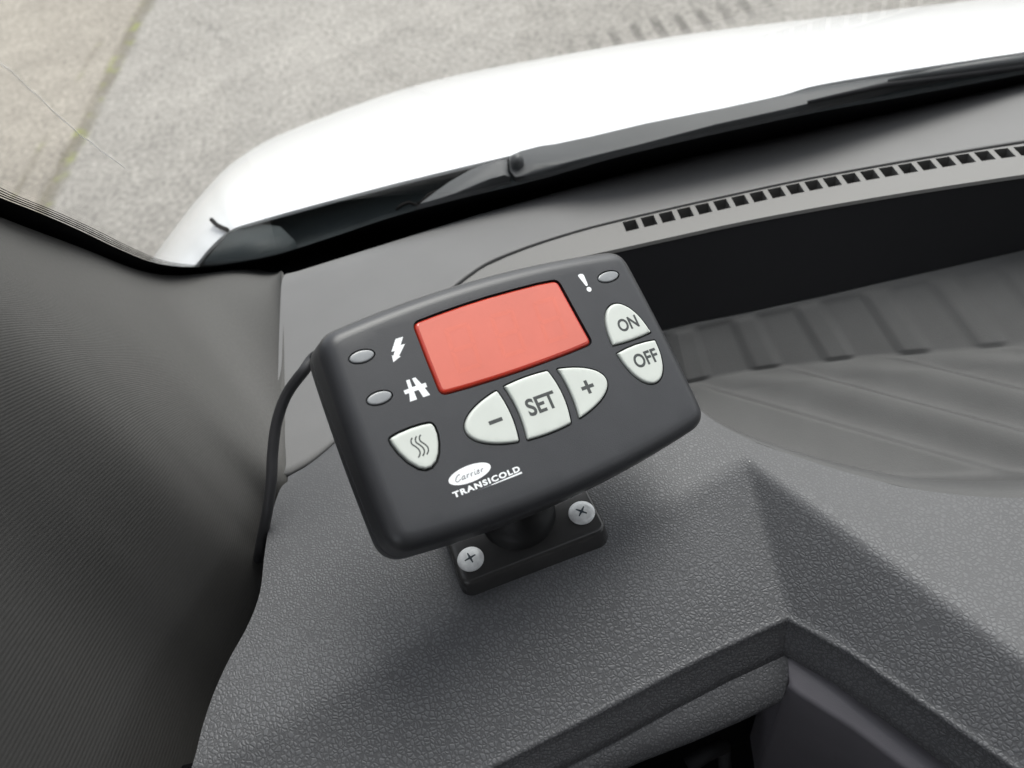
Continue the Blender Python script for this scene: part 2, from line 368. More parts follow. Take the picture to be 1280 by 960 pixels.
# ---------------------------------------------------------------- dashboard
groove = [atz(x, y, Z0) for x, y in [(362, 600), (392, 582), (430, 548), (458, 505), (500, 440), (545, 385), (597, 341), (640, 320), (700, 299), (765, 281), (900, 250), (1040, 221), (1280, 181)]]
groove += [Vector((.42, .312, Z0)), Vector((.62, .28, Z0)), Vector((.95, .21, Z0))]
groove = catmull(groove, 6)
groove = [Vector((p.x, p.y, Z0)) for p in groove]
D_px = [(362, 600), (350, 612), (338, 650), (331, 690), (325, 740), (310, 781), (286, 825), (267, 867), (252, 912), (240, 958), (212, 1070)]
D_edge = catmull([onto(x, y) for x, y in D_px], 5)
def lip_line(px): return [onto(x, y) for x, y in px]
lipL = resample(lip_line([(330, 1072), (420, 1037), (605, 957), (640, 940), (740, 889), (840, 836), (900, 806), (984, 768)]), .003)
lipR = resample(lip_line([(984, 768), (1010, 782), (1065, 812), (1130, 857), (1280, 962), (1400, 1050), (1560, 1190)]), .003)
rim_px = [(790, 455), (835, 480), (862, 500), (890, 525), (940, 551), (990, 569), (1040, 585), (1090, 599), (1140, 611), (1215, 620), (1280, 622), (1400, 616), (1560, 592), (1800, 540)]
rim = catmull([atz(x, y, Z0 + .0022) for x, y in rim_px], 10)
def build_dash():
    # leather-grained cover
    gi = [p for p in groove if p.x < -.0275]; left = gi                                        # groove up to the vent insert
    b = []
    b += [p for p in lipL]; b += lipR[1:]
    b += [Vector((.62, lipR[-1].y, 0)), Vector((.62, rim[-1].y, 0))]
    b += list(reversed(rim))
    b += [Vector((.040, .300, 0)), Vector((.040, .3145, 0)), Vector((.0, .3145, 0)), Vector((-.0275, .2902, 0))]
    b += list(reversed(gi))
    b += resample(D_edge, .004)[1:]
    bb = [b[0]]
    for p in b[1:]:
        q = Vector((p.x, p.y)); 
        if (q - Vector((bb[-1].x, bb[-1].y))).length > .0006: bb.append(p)
    bb = resample(bb + [bb[0]], .0035)[:-1]
    AV, AR_, AL = (pV - pA), (pR - pA), (pB - pA)
    def ln(d, a, b_): return [((pA + d * t).x, (pA + d * t).y) for t in [a + (b_ - a) * i / 40 for i in range(41)]]
    V, F = cdt_sheet([(p.x, p.y) for p in bb], .0022, lambda x, y: Vector((x, y, dash_z(x, y))), lines=[ln(AV, .03, .955), ln(AR_, .04, .97), ln(AL, .03, .9)])
    mb = MB(); mb.add(V, F)
    # rolled edge along the two lips
    def lip(path, down, r, flare):
        rows = []
        n = len(path)
        for i, p in enumerate(path):
            t = path[min(i + 1, n - 1)] - path[max(i - 1, 0)]; t.z = 0; t.normalize(); o = Vector((t.y, -t.x, 0))   # outward (towards the driver)
            z = dash_z(p.x, p.y); col = [Vector((p.x, p.y, z))]
            for a in range(1, 7):
                q = a / 6 * pi / 2; col.append(Vector((p.x, p.y, z)) + o * (r * sin(q)) - Vector((0, 0, r * (1 - cos(q)))))
            for k in range(1, 5): col.append(Vector((p.x, p.y, z - r - (down - r) * k / 4)) + o * (r + flare * k / 4))
            e = col[-1]
            col.append(e + Vector((0, 0, -.0012)) - o * .0006); col.append(e + Vector((0, 0, -.0014)) - o * .004)
            rows.append(col)
        mb.grid(rows)
        return [r_[-3] for r_ in rows]
    eL = lip(lipL, .0175, .0019, .0066); eR = lip(lipR, .0175, .0019, .0061)
    # short turned-down edge along groove and rim so the cover has thickness
    gi3 = [Vector((p.x, p.y, dash_z(p.x, p.y))) for p in gi]
    rows = []
    for i, p in enumerate(gi3):
        t = gi3[min(i + 1, len(gi3) - 1)] - gi3[max(i - 1, 0)]; t.normalize(); o = Vector((-t.y, t.x, 0))
        rows.append([p, p + o * .0006 - Vector((0, 0, .0004)), p + o * .0008 - Vector((0, 0, .0025)), p + o * .0008 - Vector((0, 0, .008))])
    mb.grid(rows)
    par = mb.out('dashboard', M['skin'], van)
    # smooth upper panel between the groove and the windscreen
    mb = MB()
    def up_z(x, y):
        t = max(0, y - (yend(x) - .026)); RR = .034
        return Z0 + .0010 - .004 * max(0, (y - .30) / .1) ** 1.5 - (RR - sqrt(RR * RR - t * t))
    gg = [p for p in groove]
    def yend(x):
        T = [(-.2, .368), (-.11, .371), (-.06, .378), (0, .387), (.06, .393), (.13, .398), (3, .398)]
        for (a, ya), (b_, yb) in zip(T, T[1:]):
            if a <= x <= b_: return ya + (yb - ya) * (x - a) / (b_ - a)
        return .396
    rows = []
    for p in gg:
        rows.append([Vector((p.x, p.y + .0030, Z0 - .009)), Vector((p.x, p.y + .0028, Z0 - .0002))] +
                    [Vector((p.x if p.x > -.1 else p.x, p.y + .0034 + (yend(p.x) - p.y - .0034) * (k / 40), up_z(p.x, p.y + .0034 + (yend(p.x) - p.y - .0034) * (k / 40)))) for k in range(41)])
    # left part towards the pillar
    lf = [Vector((-.150, .217, 0))]
    p = gg[0]
    rows.insert(0, [Vector((-.1115, q.y, q.z)) for q in rows[0]])
    mb.grid(rows); mb.out('upper_panel', M['panel'], par)
    mb = MB(); mb.box((-.30, .345, -.336), (1.30, .4215, -.331)); mb.box((-.30, .345, -.42), (1.30, .35, -.336)); mb.out('added_gap_plate', M['void'], par, smooth=False)  # added black plates: stop light and bright ground leaking through the gap
    # defroster strip with a row of square holes
    def yh(x): return .3335 - .000 if x < .147 else .3335 - .55 * (x - .147) ** 2
    mb = MB(); pitch, hw = .00995, .0036
    xs = [-.0275, -.020, -.012, -.004, .000, .012, .024, .036, .048, .060, .0715]; holes = []
    k = 0
    while .080 + k * pitch < .9:
        c = .080 + k * pitch; holes.append(len(xs)); xs += [c - hw, c + hw]; k += 1
    zt = Z0 + .0016
    def gy(x):
        for a, b_ in zip(groove, groove[1:]):
            if a.x <= x <= b_.x: return a.y + (b_.y - a.y) * (x - a.x) / (b_.x - a.x)
        return groove[-1].y
    def fy(x): return .3150 + min(0, x) * .9 if x < .12 else .3150 - .22 * (x - .12) ** 1.6
    cols = []
    for x in xs:
        g, y0 = gy(x), fy(x); h0 = min(yh(x) - .0044, g - .0098); h1 = h0 + .0080
        cols.append([Vector((x, y0, zt - .0015)), Vector((x, y0 + .001, zt)), Vector((x, h0, zt)), Vector((x, h1, zt)), Vector((x, g - .0012, zt)), Vector((x, g - .0002, zt - .0006)), Vector((x, g, zt - .006))])
    for i in range(len(xs) - 1):
        a, b_ = cols[i], cols[i + 1]
        for r in range(6):
            if r == 2 and i in holes:
                q = [a[2], b_[2], b_[3], a[3]]; dn = Vector((0, -.001, -.007))
                for e in range(4):
                    s0, s1 = q[e], q[(e + 1) % 4]; mb.add([s0, s1, s1 + dn, s0 + dn], [(0, 1, 2, 3)])
                continue
            mb.add([a[r], b_[r], b_[r + 1], a[r + 1]], [(0, 1, 2, 3)])
    vent = mb.out('defroster_vent', M['vent'], par, smooth=False)
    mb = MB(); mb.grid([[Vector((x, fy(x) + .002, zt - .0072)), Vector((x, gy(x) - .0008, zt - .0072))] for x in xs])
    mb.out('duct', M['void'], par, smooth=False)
    # vertical black face behind the tray
    mb = MB(); rows = []
    ftop = [Vector((.040, fy(.040) + .0003, zt - .0015)), Vector((.055, fy(.055) + .0003, zt - .0015)), Vector((.067, fy(.067) + .0003, zt - .0015))] + [Vector((x, fy(x) + .0003, zt - .0015)) for x in xs[11::3]]
    wt_px = [(700, 443), (832, 411), (871, 402), (945, 387), (1019, 371), (1095, 354), (1200, 330), (1280, 312), (1400, 285), (1700, 225)]
    zb = -.335
    wt = [atz(x, y, zb) for x, y in wt_px]
    def wy(x):
        for a, b_ in zip(wt, wt[1:]):
            if a.x <= x <= b_.x: return a.y + (b_.y - a.y) * (x - a.x) / (b_.x - a.x)
        return wt[-1].y if x > wt[-1].x else wt[0].y
    for p in ftop:
        q = Vector((p.x, wy(p.x), zb)); rows.append([p.lerp(q, k / 4) for k in range(5)])
    mb.grid(rows); mb.out('tray_back', M['dark'], par)
    # storage tray: bowl, ribbed floor, corrugated back wall
    ZF = -.352
    pairs = [((790, 455), (795, 452), (770, 426)), ((835, 480), (832, 470), (815, 415)), ((862, 500), (846, 478), (828, 412)), ((890, 525), (861, 478), (845, 408)), ((940, 551), (885, 473), (865, 404)), ((1040, 585), (940, 463), (910, 394)),
             ((1140, 611), (1020, 453), (978, 380)), ((1215, 620), (1085, 446), (1034, 367)), ((1280, 622), (1150, 441), (1092, 355)), ((1400, 616), (1280, 430), (1200, 330)), ((1560, 592), (1440, 405), (1350, 296)), ((1800, 540), (1700, 350), (1600, 245))]
    RM = catmull([atz(*a, Z0 + .0022) for a, b_, c in pairs], 24); FT = catmull([atz(*b_, ZF) for a, b_, c in pairs], 24); WT = catmull([atz(*c, zb - .001) for a, b_, c in pairs], 24)
    for q in RM: q.z = Z0 + .0022
    def corr(x):
        u = ((x - .1075) / .0385) % 1.0
        e = .13
        if u < e: return -1 + 0 * u + 0
        if u < .5: return -1
        if u < .5 + e: return -1 + 2 * (u - .5) / e
        if u < 1 - e: return 1
        return 1 - 2 * (u - (1 - e)) / e
    rows = []
    NR, NW = 90, 26
    for i in range(len(RM)):
        a, b_, c = RM[i], FT[i], WT[i]; col = []
        dep = min(1, i / 60) 
        for k in range(NR + 1):
            t = k / NR; p = a.lerp(b_, t); q = min(1, t / .42); sst = q * q * (3 - 2 * q)
            p.z = a.z + (b_.z - a.z) * sst
            if q >= .6:
                ph = ((.6 * p.x + .8 * p.y) - .2755) / .0262
                fr = ph - math.floor(ph); h = fr / .82 if fr < .82 else (1 - fr) / .18; h = h * h * (3 - 2 * h)
                fade = min(1, (q - .6) / .4) * min(1, (1 - t) / .10)
                p.z += .0044 * ((h if ph > 0 else (0 if ph < -.9 else .42 * (max(0, (fr - .1) / .72) ** 1.5 if fr < .82 else h))) - .5) * fade
            col.append(p)
        nrm = Vector((0, -.7, .7))
        for k in range(1, NW + 1):
            t = k / NW; p = b_.lerp(c, t)
            amp = .0007 * (1 if t < .86 else max(0, (.92 - t) / .06))
            p += nrm * (corr(b_.x) * amp + .0006); col.append(p)
        col.append(c + Vector((0, .004, .0005)))
        rows.append(col)
    mb = MB(); mb.grid(rows); mb.out('storage_tray', M['trayskin'], par)
    # ledge, recess and trims below the lips
    def low(px, z): return [atz(x, y, z) for x, y in px]
    A = [p.copy() for p in eL]
    mb = MB(); rows = []
    n = len(A)
    d_in = Vector((0, 0, 0))
    bot = resample(low([(560, 1062), (700, 998), (800, 953), (870, 926), (930, 900), (977, 877)], -.340), .003)
    m_ = 60; rows = []
    for i in range(m_ + 1):
        a = lerp_list(A, .25 + .75 * i / m_) + Vector((0, .003, .0015)); b_ = lerp_list(bot, i / m_)
        nn = (a - b_); out = Vector((0, -1, .6)).normalized()
        col = [a.lerp(b_, k / 8) + out * (.0022 * sin(pi * k / 8)) for k in range(9)]
        col += [b_ + Vector((0, .0012, -.002)), b_ + Vector((0, .004, -.0042)), b_ + Vector((0, .02, -.006))]
        rows.append(col)
    mb.grid(rows); mb.out('lower_band', M['skin'], par)
    mb = MB()
    Rt = resample(low([(984, 815), (1005, 826), (1090, 877), (1215, 962), (1420, 1105)], -.3285), .004)
    Rb = resample(low([(988, 852), (1000, 862), (1070, 906), (1138, 957), (1300, 1075)], -.3312), .004)
    rows = []
    for i in range(61):
        a = lerp_list(Rt, i / 60) + Vector((0, .004, .004)); b_ = lerp_list(Rb, i / 60)
        a0 = lerp_list(Rt, i / 60)
        rows.append([a, a0, a0.lerp(b_, .5), b_, b_ + Vector((-.0012, -.0008, -.0012)), b_ + Vector((-.0015, -.001, -.003)), b_ + Vector((-.001, .0, -.05)), b_ + Vector((-.001, .0, -.14))])
    mb.grid(rows)
    e = rows[0]; mb.add([e[1], e[3], e[6], e[7], e[7] + Vector((.01, .05, 0)), e[1] + Vector((.01, .05, 0))], [(0, 1, 2, 3, 4, 5)])
    mb.out('knee_panel', M['trim'], par, sharp=50)
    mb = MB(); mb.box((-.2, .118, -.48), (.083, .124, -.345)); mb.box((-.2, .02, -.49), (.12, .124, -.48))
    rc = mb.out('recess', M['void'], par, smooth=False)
    mb = MB(); q0, q1 = atz(860, 957, -.40), atz(905, 932, -.40)
    mb.tube([q0, q0.lerp(q1, .5) + Vector((0, 0, .003)), q1], .0035, 10); mb.tube([q1, q1 + Vector((.0, -.01, -.04))], .003, 10)
    mb.out('bracket', M['dark'], par)
    # carcass under the cover, so the dashboard is a solid body
    mb = MB(); mb.box((-.13, .13, -.9), (1.3, .42, -.42)); mb.out('carcass', M['dark'], par, smooth=False)
    return par
dash = build_dash()

# ---------------------------------------------------------------- windscreen (a real pane, leaning back over the dash)
TH = radians(49); GT = tan(TH); GY, GB = .394, -.2995       # pane passes through y=GY, z=GB
def on_glass(x, y, off=0.0):
    d = ray(x, y); t = (GY * GT + GB) / (d.z + d.y * GT); return d * t
def glass_pt(x, z, off=0.0):                                 # off: distance towards the cab
    p = Vector((x, GY - (z - GB) / GT, z)); return p + Vector((0, -sin(TH), -cos(TH))) * off
K_px = [(-40, 224), (0, 243), (50, 263), (100, 285), (150, 309), (195, 326), (245, 331), (300, 325), (348, 315), (414, 294), (492, 268), (570, 247), (680, 220), (790, 189), (990, 144), (1130, 118), (1280, 90)]
K = catmull([on_glass(*p) for p in K_px], 5)
K = [Vector((-.1755, 0, .34)), Vector((-.180, 0, .0))] + K + [Vector((.60, 0, K[-1].z - .006)), Vector((1.15, 0, K[-1].z)), Vector((1.2, 0, .34))]
Kxz = [(p.x, p.z) for p in K]
ZT = .36
outer = [(-.235, ZT), (-.262, .0), (-.300, -.3), (-.290, -.37), (-.26, -.405), (-.12, -.415), (.4, -.41), (1.25, -.40), (1.32, ZT)]
def build_glass():
    mb = MB(); n = len(outer)
    mb.add([glass_pt(x, z) for x, z in outer], [tuple(range(n))])
    g = mb.out('windscreen', M['glass'], van, smooth=False)
    # black ceramic border fired onto the inner face, with real thickness
    xs = Kxz + [(1.2, ZT), (1.32, ZT)] + list(reversed(outer))[1:-1] + [(-.235, ZT), (-.1755, ZT)]
    V, F = cdt_sheet(xs, 0, lambda x, z: glass_pt(x, z, .0012))
    mb = MB(); mb.add(V, F)
    # three hairlines where the print fades out
    for k, (d, w) in enumerate([(.0011, .00042), (.0024, .00036), (.0037, .0003), (.0050, .00022)]):
        rows = []
        for i in range(1, 42):
            a, b_ = Vector((K[i].x, K[i].z)), Vector((K[i + 1].x, K[i + 1].z)); t = (b_ - a).normalized(); nn = Vector((-t.y, t.x))
            if nn.dot(Vector((1, 1))) < 0: nn = -nn
            fade = 1 if i < 30 else max(0.15, (42 - i) / 12)
            p = a + nn * d * (1.0 if i < 30 else fade)
            rows.append([glass_pt(p.x - nn.x * w * fade, p.y - nn.y * w * fade, .0012), glass_pt(p.x + nn.x * w * fade, p.y + nn.y * w * fade, .0012)])
        mb.grid(rows)
    mb.out('ceramic_band', M['frit'], g, smooth=False)
    # fine scratch on the glass
    mb = MB()
    for px in ([(0, 78), (12, 86), (34, 108), (48, 119), (62, 134), (80, 150), (92, 160), (100, 169), (112, 175)], [(112, 175), (125, 187), (140, 197), (156, 209)]):
        mb.tube([glass_pt(on_glass(x, y).x, on_glass(x, y).z, .0004) for x, y in px], .00009 if px[0][0] == 0 else .00006, 6)
    mb.out('scratch', M['print'], g)
build_glass()

# ---------------------------------------------------------------- pillar trim and the roof, doors and back wall of the cab
def build_pillar():
    G = [((352, 338), None), ((300, 337), None), ((225, 344), None), ((175, 338), None), ((100, 309), None), ((0, 271), None), ((-120, 218), None), ((-250, 165), None), ((-400, 110), None), ((-600, 60), None), ((-900, 20), None), ((-1500, 60), None)]
    D = [((352, 338.5), -.296), ((354, 400), -.2895), ((355, 470), -.2885), ((355.5, 540), -.2885), ((357, 600), -.2905), ((341, 646), -.302), ((333, 690), -.312), ((327, 742), -.325), ((290, 822), -.338), ((254, 912), -.350), ((209, 1080), -.36), ((60, 1600), -.38)]
    g3 = []
    for (p, z) in G:
        q = on_glass(*p); g3.append(q * .962)
    d3 = [atz(*p, z) for p, z in D]
    g3 = catmull(g3, 10); d3 = catmull(d3, 10)
    rows = []; uvs = []
    n = 36
    for i, (a, b_) in enumerate(zip(g3, d3)):
        t = i / (len(g3) - 1)
        mid = (a + b_) / 2; corner = Vector((b_.x * .55 + a.x * .45, b_.y * .55 + a.y * .45, a.z))
        ctrl = mid + (corner - mid) * (.35 + .35 * t) * min(1, t * 3)
        row = []
        for k in range(n + 1):
            s = k / n; row.append(a * (1 - s) ** 2 + ctrl * (2 * s * (1 - s)) + b_ * s * s)
        # turn the edge down beyond the dash
        row += [b_ + Vector((.0004, 0, -.003)), b_ + Vector((-.002, 0, -.05))]
        rows.append(row)
    mb = MB(); mb.grid(rows); o = mk('pillar_trim', mb.v, mb.f, M['fabric'], van)
    uv = o.data.uv_layers.new(name='UVMap'); m = len(rows[0])
    for l in o.data.loops:
        i, k = divmod(l.vertex_index, m); uv.data[l.index].uv = (min(k, n) / n, i / (len(rows) - 1))
    # black bead that closes the trim against the glass
    mb = MB(); rows = []
    for p in g3:
        g = p / .962; rows.append([p + Vector((0, 0, -.004)), p + Vector((0, 0, -.0006)), p.lerp(g, .08), p.lerp(g, .9), g * .9985])
    mb.grid(rows); mb.out('pillar_bead', M['grip'], van)
build_pillar()

def build_cab():
    mb = MB(); mb.box((-.36, -1.1, .362), (1.45, -.172, .40)); mb.out('roof', M['cab'], van, smooth=False)
    mb = MB(); mb.box((-.36, -1.14, -1.1), (1.45, -1.1, .40)); mb.out('bulkhead', M['cab'], van, smooth=False)
    for sx, nm in ((-.36, 'left'), (1.41, 'right')):
        mb = MB(); mb.box((sx, -1.1, -1.1), (sx + .04, .36, -.22)); mb.box((sx, -1.1, -.22), (sx + .04, -.9, .362)); mb.box((sx, -.9, .20), (sx + .04, -.165, .362))
        wd = .30 if nm == 'left' else .10  # left pillar widened to shut out light from that side
        mb.add([(sx, .36, -.25), (sx + .04, .36, -.25), (sx + .04, .36 - wd, -.25), (sx, .36 - wd, -.25), (sx, -.14, .362), (sx + .04, -.14, .362), (sx + .04, -.14 - wd, .362), (sx, -.14 - wd, .362)],
               [(0, 1, 2, 3), (4, 5, 6, 7), (0, 1, 5, 4), (1, 2, 6, 5), (2, 3, 7, 6), (3, 0, 4, 7)])
        mb.out('door', M['cab'], van, smooth=False)
    mb = MB(); mb.box((-.32, -1.1, -1.12), (1.41, .14, -1.08)); mb.out('cab_floor', M['dark'], van, smooth=False)
build_cab()

# ---------------------------------------------------------------- bonnet, cowl, wipers
def build_front():
    near = [(150, 420, -.37), (205, 372, -.36), (245, 330, -.352), (262, 310, -.345), (285, 290, -.338), (320, 276.5, -.333), (480, 233, -.33), (640, 194, -.33), (800, 157, -.33), (965, 122, -.33), (1040, 103, -.33), (1280, 65, -.33), (1500, 35, -.33), (1900, 5, -.33)]
    far = [(150, 400, -.47), (165, 368, -.47), (192, 327, -.47), (222, 288, -.47), (250, 254, -.48), (300, 203, -.50), (350, 170, -.52), (500, 116, -.55), (640, 87, -.56), (840, 56, -.56), (1060, 33, -.56), (1280, 14, -.56), (1500, 0, -.56), (1900, -15, -.55)]
    N_ = catmull([atz(*p) for p in near], 8); F_ = catmull([atz(*p) for p in far], 8)
    rows = []
    for a, b_ in zip(N_, F_):
        out = Vector((b_.x - a.x, b_.y - a.y, 0)).normalized(); col = [a + out * .01 + Vector((0, 0, -.006)), a + Vector((0, 0, -.0025))]
        for k in range(21):
            t = k / 20; p = a.lerp(b_, t); p.z = a.z + (b_.z - a.z) * (t ** 1.45) ; col.append(p)
        for k in range(1, 9):
            q = k / 8 * pi / 2; col.append(b_ + out * (.06 * sin(q)) + Vector((0, 0, -.17 * (1 - cos(q)) - .06 * sin(q))))
        col.append(col[-1] + Vector((0, 0, -.45)))
        rows.append(col)
    # silhouette correction: the surface keeps curving so the seen edge lies near the far line
    mb = MB(); mb.grid(rows); hood = mb.out('bonnet', M['paint'], van, sharp=40)
    mb = MB(); c = [atz(265, 276, -.341), atz(272, 283, -.339), atz(285, 289, -.3365)]
    mb.tube([p + Vector((0, 0, .001)) for p in c], .0016, 8); mb.out('shut_line', M['frit'], hood)
    # cowl
    up = [(250, 327, -.362), (262, 308, -.352), (287, 290, -.345), (320, 277, -.34), (480, 233, -.337), (640, 194, -.337), (800, 157, -.337), (965, 122, -.337), (1040, 103, -.337), (1280, 65, -.337), (1900, 5, -.337)]
    U = catmull([atz(*p) * 1.02 for p in up], 8)
    rows = []
    for p in U:
        q = Vector((p.x, .42, -.352))
        rows.append([p, p.lerp(q, .3) + Vector((0, 0, -.004)), p.lerp(q, .6) + Vector((0, 0, -.005)), q])
    mb = MB(); mb.grid(rows); mb.out('cowl', M['cowl'], van)
    mb = MB(); mb.prism([(255, 327), (286, 291), (318, 279), (350, 283), (368, 300), (352, 315), (300, 325)], lambda p: atz(p[0], p[1], -.336), lambda p: atz(p[0], p[1], -.336) + Vector((0, 0, -.012)))
    mb.out('cowl_end_cap', M['cowl'], van)
    # wiper arm: hooded head, pivot nut, long arm lying along the cowl
    w = None
    def slab(px, z, thick, name, mt, crown=0.0):
        pts = [atz(x, y, z) for x, y in px]; c = sum(pts, Vector()) / len(pts); mb = MB(); n = len(pts)
        rings = [[p + Vector((0, 0, -thick)) for p in pts], pts, [p.lerp(c, .12) + Vector((0, 0, thick * .35 + crown)) for p in pts]]
        mb.grid(rings, True); mb.add(rings[2], [tuple(range(n))]); return mb.out(name, mt, w or van, sharp=40)
    w = slab([(636, 196), (650, 189), (672, 186), (720, 176), (800, 157), (880, 141), (960, 126), (1040, 106), (1130, 93), (1230, 80), (1230, 84), (1120, 106), (1000, 136), (900, 158), (790, 187), (700, 209), (660, 219), (644, 221), (638, 214)], -.322, .005, 'wiper', M['wiper'])
    slab([(517, 262), (535, 248), (560, 230), (590, 213), (618, 203), (634, 200), (634, 210), (637, 221), (618, 226), (600, 233), (570, 246), (545, 254)], -.322, .006, 'arm_head', M['wiper'])
    c = atz(646, 201, -.318); mb = MB()
    rings = [[c + Vector((cos(a * pi / 8) * r, sin(a * pi / 8) * r, h)) for a in range(16)] for r, h in ((.0046, -.004), (.0046, .001), (.0034, .0034), (.0015, .0045))]
    mb.grid(rings, True); mb.add(rings[-1], [tuple(range(16))]); mb.out('pivot_nut', M['wiper'], w)
    mb = MB(); mb.tube([atz(1010, 128, -.318), atz(1110, 106, -.318), atz(1190, 96, -.318), atz(1290, 82, -.318)], [.0012, .0022, .0022, .0022], 8); mb.out('blade', M['dark'], w)
    mb = MB(); mb.tube([atz(1110, 101, -.316), atz(1180, 90, -.316), atz(1250, 80, -.316), atz(1330, 68, -.316)], [.001, .0035, .004, .003], 8); mb.out('blade_carrier', M['wiper'], w)
    # twig lying on the cowl
    mb = MB(); z = -.3405
    mb.tube([atz(x, y, -.331) for x, y in ((495, 262), (503, 256), (512, 253), (519, 256), (528, 252), (536, 244), (546, 239))], [.0008, .0013, .0012, .0009, .0012, .0017, .0012], 7)
    mb.tube([atz(x, y, -.331) for x, y in ((519, 256), (526, 258), (531, 254))], .0008, 6)
    t = mb.out('twig', M['twig'], org=tuple(atz(519, 256, -.331))); prop(t, 'thin dark crooked twig lying on the cowl beside the wiper arm', 'twig')
build_front()

# ================================================================== the controller
cc = Vector((0.004660, 0.177709, -0.209710))
AX = Vector((0.890425, 0.366602, -0.269714)); AY = Vector((-0.193303, 0.841127, 0.505114)); AZ = Vector((0.412040, -0.397630, 0.819826))
def dv(x, y, z=0.0): return cc + (AX * x + AY * y + AZ * z) * .001      # millimetres on the controller's face -> world
PT = Z0 + .0022                                                          # skin level under the foot
foot_c = Vector((-.0085, .1700, PT))
ctl = thing('display_controller', foot_c, 'black controller with red display window and pale grey keys on a dashboard swivel foot', 'controller')

def arc_outline(hw_t, hw_b, yt_mid, yt_c, yb_mid, yb_c, r, n=20, x0=0.0, sb=0.8):
    """rounded barrel: arched top and bottom, slightly bowed sides, corner radius r; counter-clockwise"""
    def top(x): return yt_mid + (yt_c - yt_mid) * (x / hw_t) ** 2
    def bot(x): return yb_mid + (yb_c - yb_mid) * (x / hw_b) ** 2
    raw = []
    for i in range(n + 1): x = hw_t - 2 * hw_t * i / n; raw.append((x, top(x)))
    m = 12
    for i in range(1, m): t = i / m; raw.append((-(hw_t + (hw_b - hw_t) * t) - sb * 4 * t * (1 - t), yt_c + (yb_c - yt_c) * t))
    for i in range(n + 1): x = -hw_b + 2 * hw_b * i / n; raw.append((x, bot(x)))
    for i in range(1, m): t = i / m; raw.append(((hw_b + (hw_t - hw_b) * t) + sb * 4 * t * (1 - t), yb_c + (yt_c - yb_c) * t))
    # round the four corners with a quadratic curve
    P = [Vector(p) for p in raw]; out = []
    corners = [0, n, n + m - 0, 2 * n + m]
    N = len(P); cs = set([0, n, n + m, 2 * n + m])
    def along(i, d, dist):
        acc = 0; j = i
        while True:
            k = (j + d) % N; L = (P[k] - P[j]).length
            if acc + L >= dist: return P[j].lerp(P[k], (dist - acc) / L), j, k
            acc += L; j = k
    drop = set()
    rep = {}
    for c in cs:
        a, ja, _ = along(c, -1, r); b, jb, _ = along(c, 1, r)
        j = ja
        while True:
            drop.add(j)
            if j == jb: break
            j = (j + 1) % N
        rep[c] = [a * (1 - t) ** 2 + P[c] * 2 * t * (1 - t) + b * t * t for t in [q / 8 for q in range(9)]]
    for i in range(N):
        if i in rep: out += rep[i]
        elif i not in drop: out.append(P[i])
    return [(p.x + x0, p.y) for p in out]
def offset(P, d):
    n = len(P); out = []
    for i in range(n):
        a = Vector(P[i - 1]); b = Vector(P[(i + 1) % n]); t = (b - a).normalized(); out.append((P[i][0] - t.y * d, P[i][1] + t.x * d))    # inwards for ccw
    return out
def area(P): return sum(P[i - 1][0] * P[i][1] - P[i][0] * P[i - 1][1] for i in range(len(P))) / 2
def ccw(P): return P if area(P) > 0 else list(reversed(P))
def dense(P, step):
    out = []
    for i in range(len(P)):
        a, b = Vector(P[i]), Vector(P[(i + 1) % len(P)]); n = max(1, int((b - a).length / step))
        for k in range(n): q = a.lerp(b, k / n); out.append((q.x, q.y))
    return out
def round_poly(P, r, n=5):
    out = []; N = len(P)
    for i in range(N):
        p = Vector(P[i]); a = Vector(P[i - 1]); b = Vector(P[(i + 1) % N])
        da, db = (a - p), (b - p); ang = da.angle(db)
        if ang > 2.6: out.append((p.x, p.y)); continue
        ra = min(r, da.length * .48); rb = min(r, db.length * .48); A = p + da.normalized() * ra; B = p + db.normalized() * rb
        for k in range(n + 1): t = k / n; q = A * (1 - t) ** 2 + p * 2 * t * (1 - t) + B * t * t; out.append((q.x, q.y))
    return out

# --- key outlines (mm)
def ell(cx, cy, a, b, t): return (cx + a * cos(t), cy + b * sin(t))
EC, EA, EB = (.8, -10.4), 28.4, 10.4
def ey(x, sgn): return EC[1] + sgn * EB * sqrt(max(0, 1 - ((x - EC[0]) / EA) ** 2))
def gapx(x0, bulge):
    def f(y): return x0 + bulge * (1 - ((y - EC[1]) / EB) ** 2)
    return f
gL0, gL1, gR0, gR1 = gapx(-11.8, 1.5), gapx(-8.9, 1.3), gapx(8.9, 1.7), gapx(12.3, 1.2)
def yhit(g, s):
    y = EC[1] + s * EB * .9
    for _ in range(30): y = ey(g(y), s)
    return y
def side(g, up):
    a, b = yhit(g, -1), yhit(g, 1); ys = [a + (b - a) * i / 10 for i in range(11)]
    if not up: ys.reverse()
    return [(g(y), y) for y in ys]
def arc(xa, xb, s, n=14): return [(xa + (xb - xa) * i / n, ey(xa + (xb - xa) * i / n, s)) for i in range(1, n)]
def ellarc(t0, t1, n=18): return [ell(EC[0], EC[1], EA, EB, t0 + (t1 - t0) * i / n) for i in range(1, n)]
from math import acos, atan2
def tang(x, y): return atan2((y - EC[1]) / EB, (x - EC[0]) / EA)
def lens_left():
    s = side(gL0, True); a, b = s[0], s[-1]; t1 = tang(*b); t0 = tang(*a) + 2 * pi
    return ccw(s + ellarc(t1, t0, 26))
def lens_right():
    s = side(gR1, False); top, bot = s[0], s[-1]
    return ccw(s + ellarc(tang(*bot), tang(*top), 26))
def lens_mid():
    l = side(gL1, False); r = side(gR0, True)
    return ccw(l + arc(l[-1][0], r[0][0], -1) + r + arc(r[-1][0], l[0][0], 1))
O2 = (46.4, -1.6)
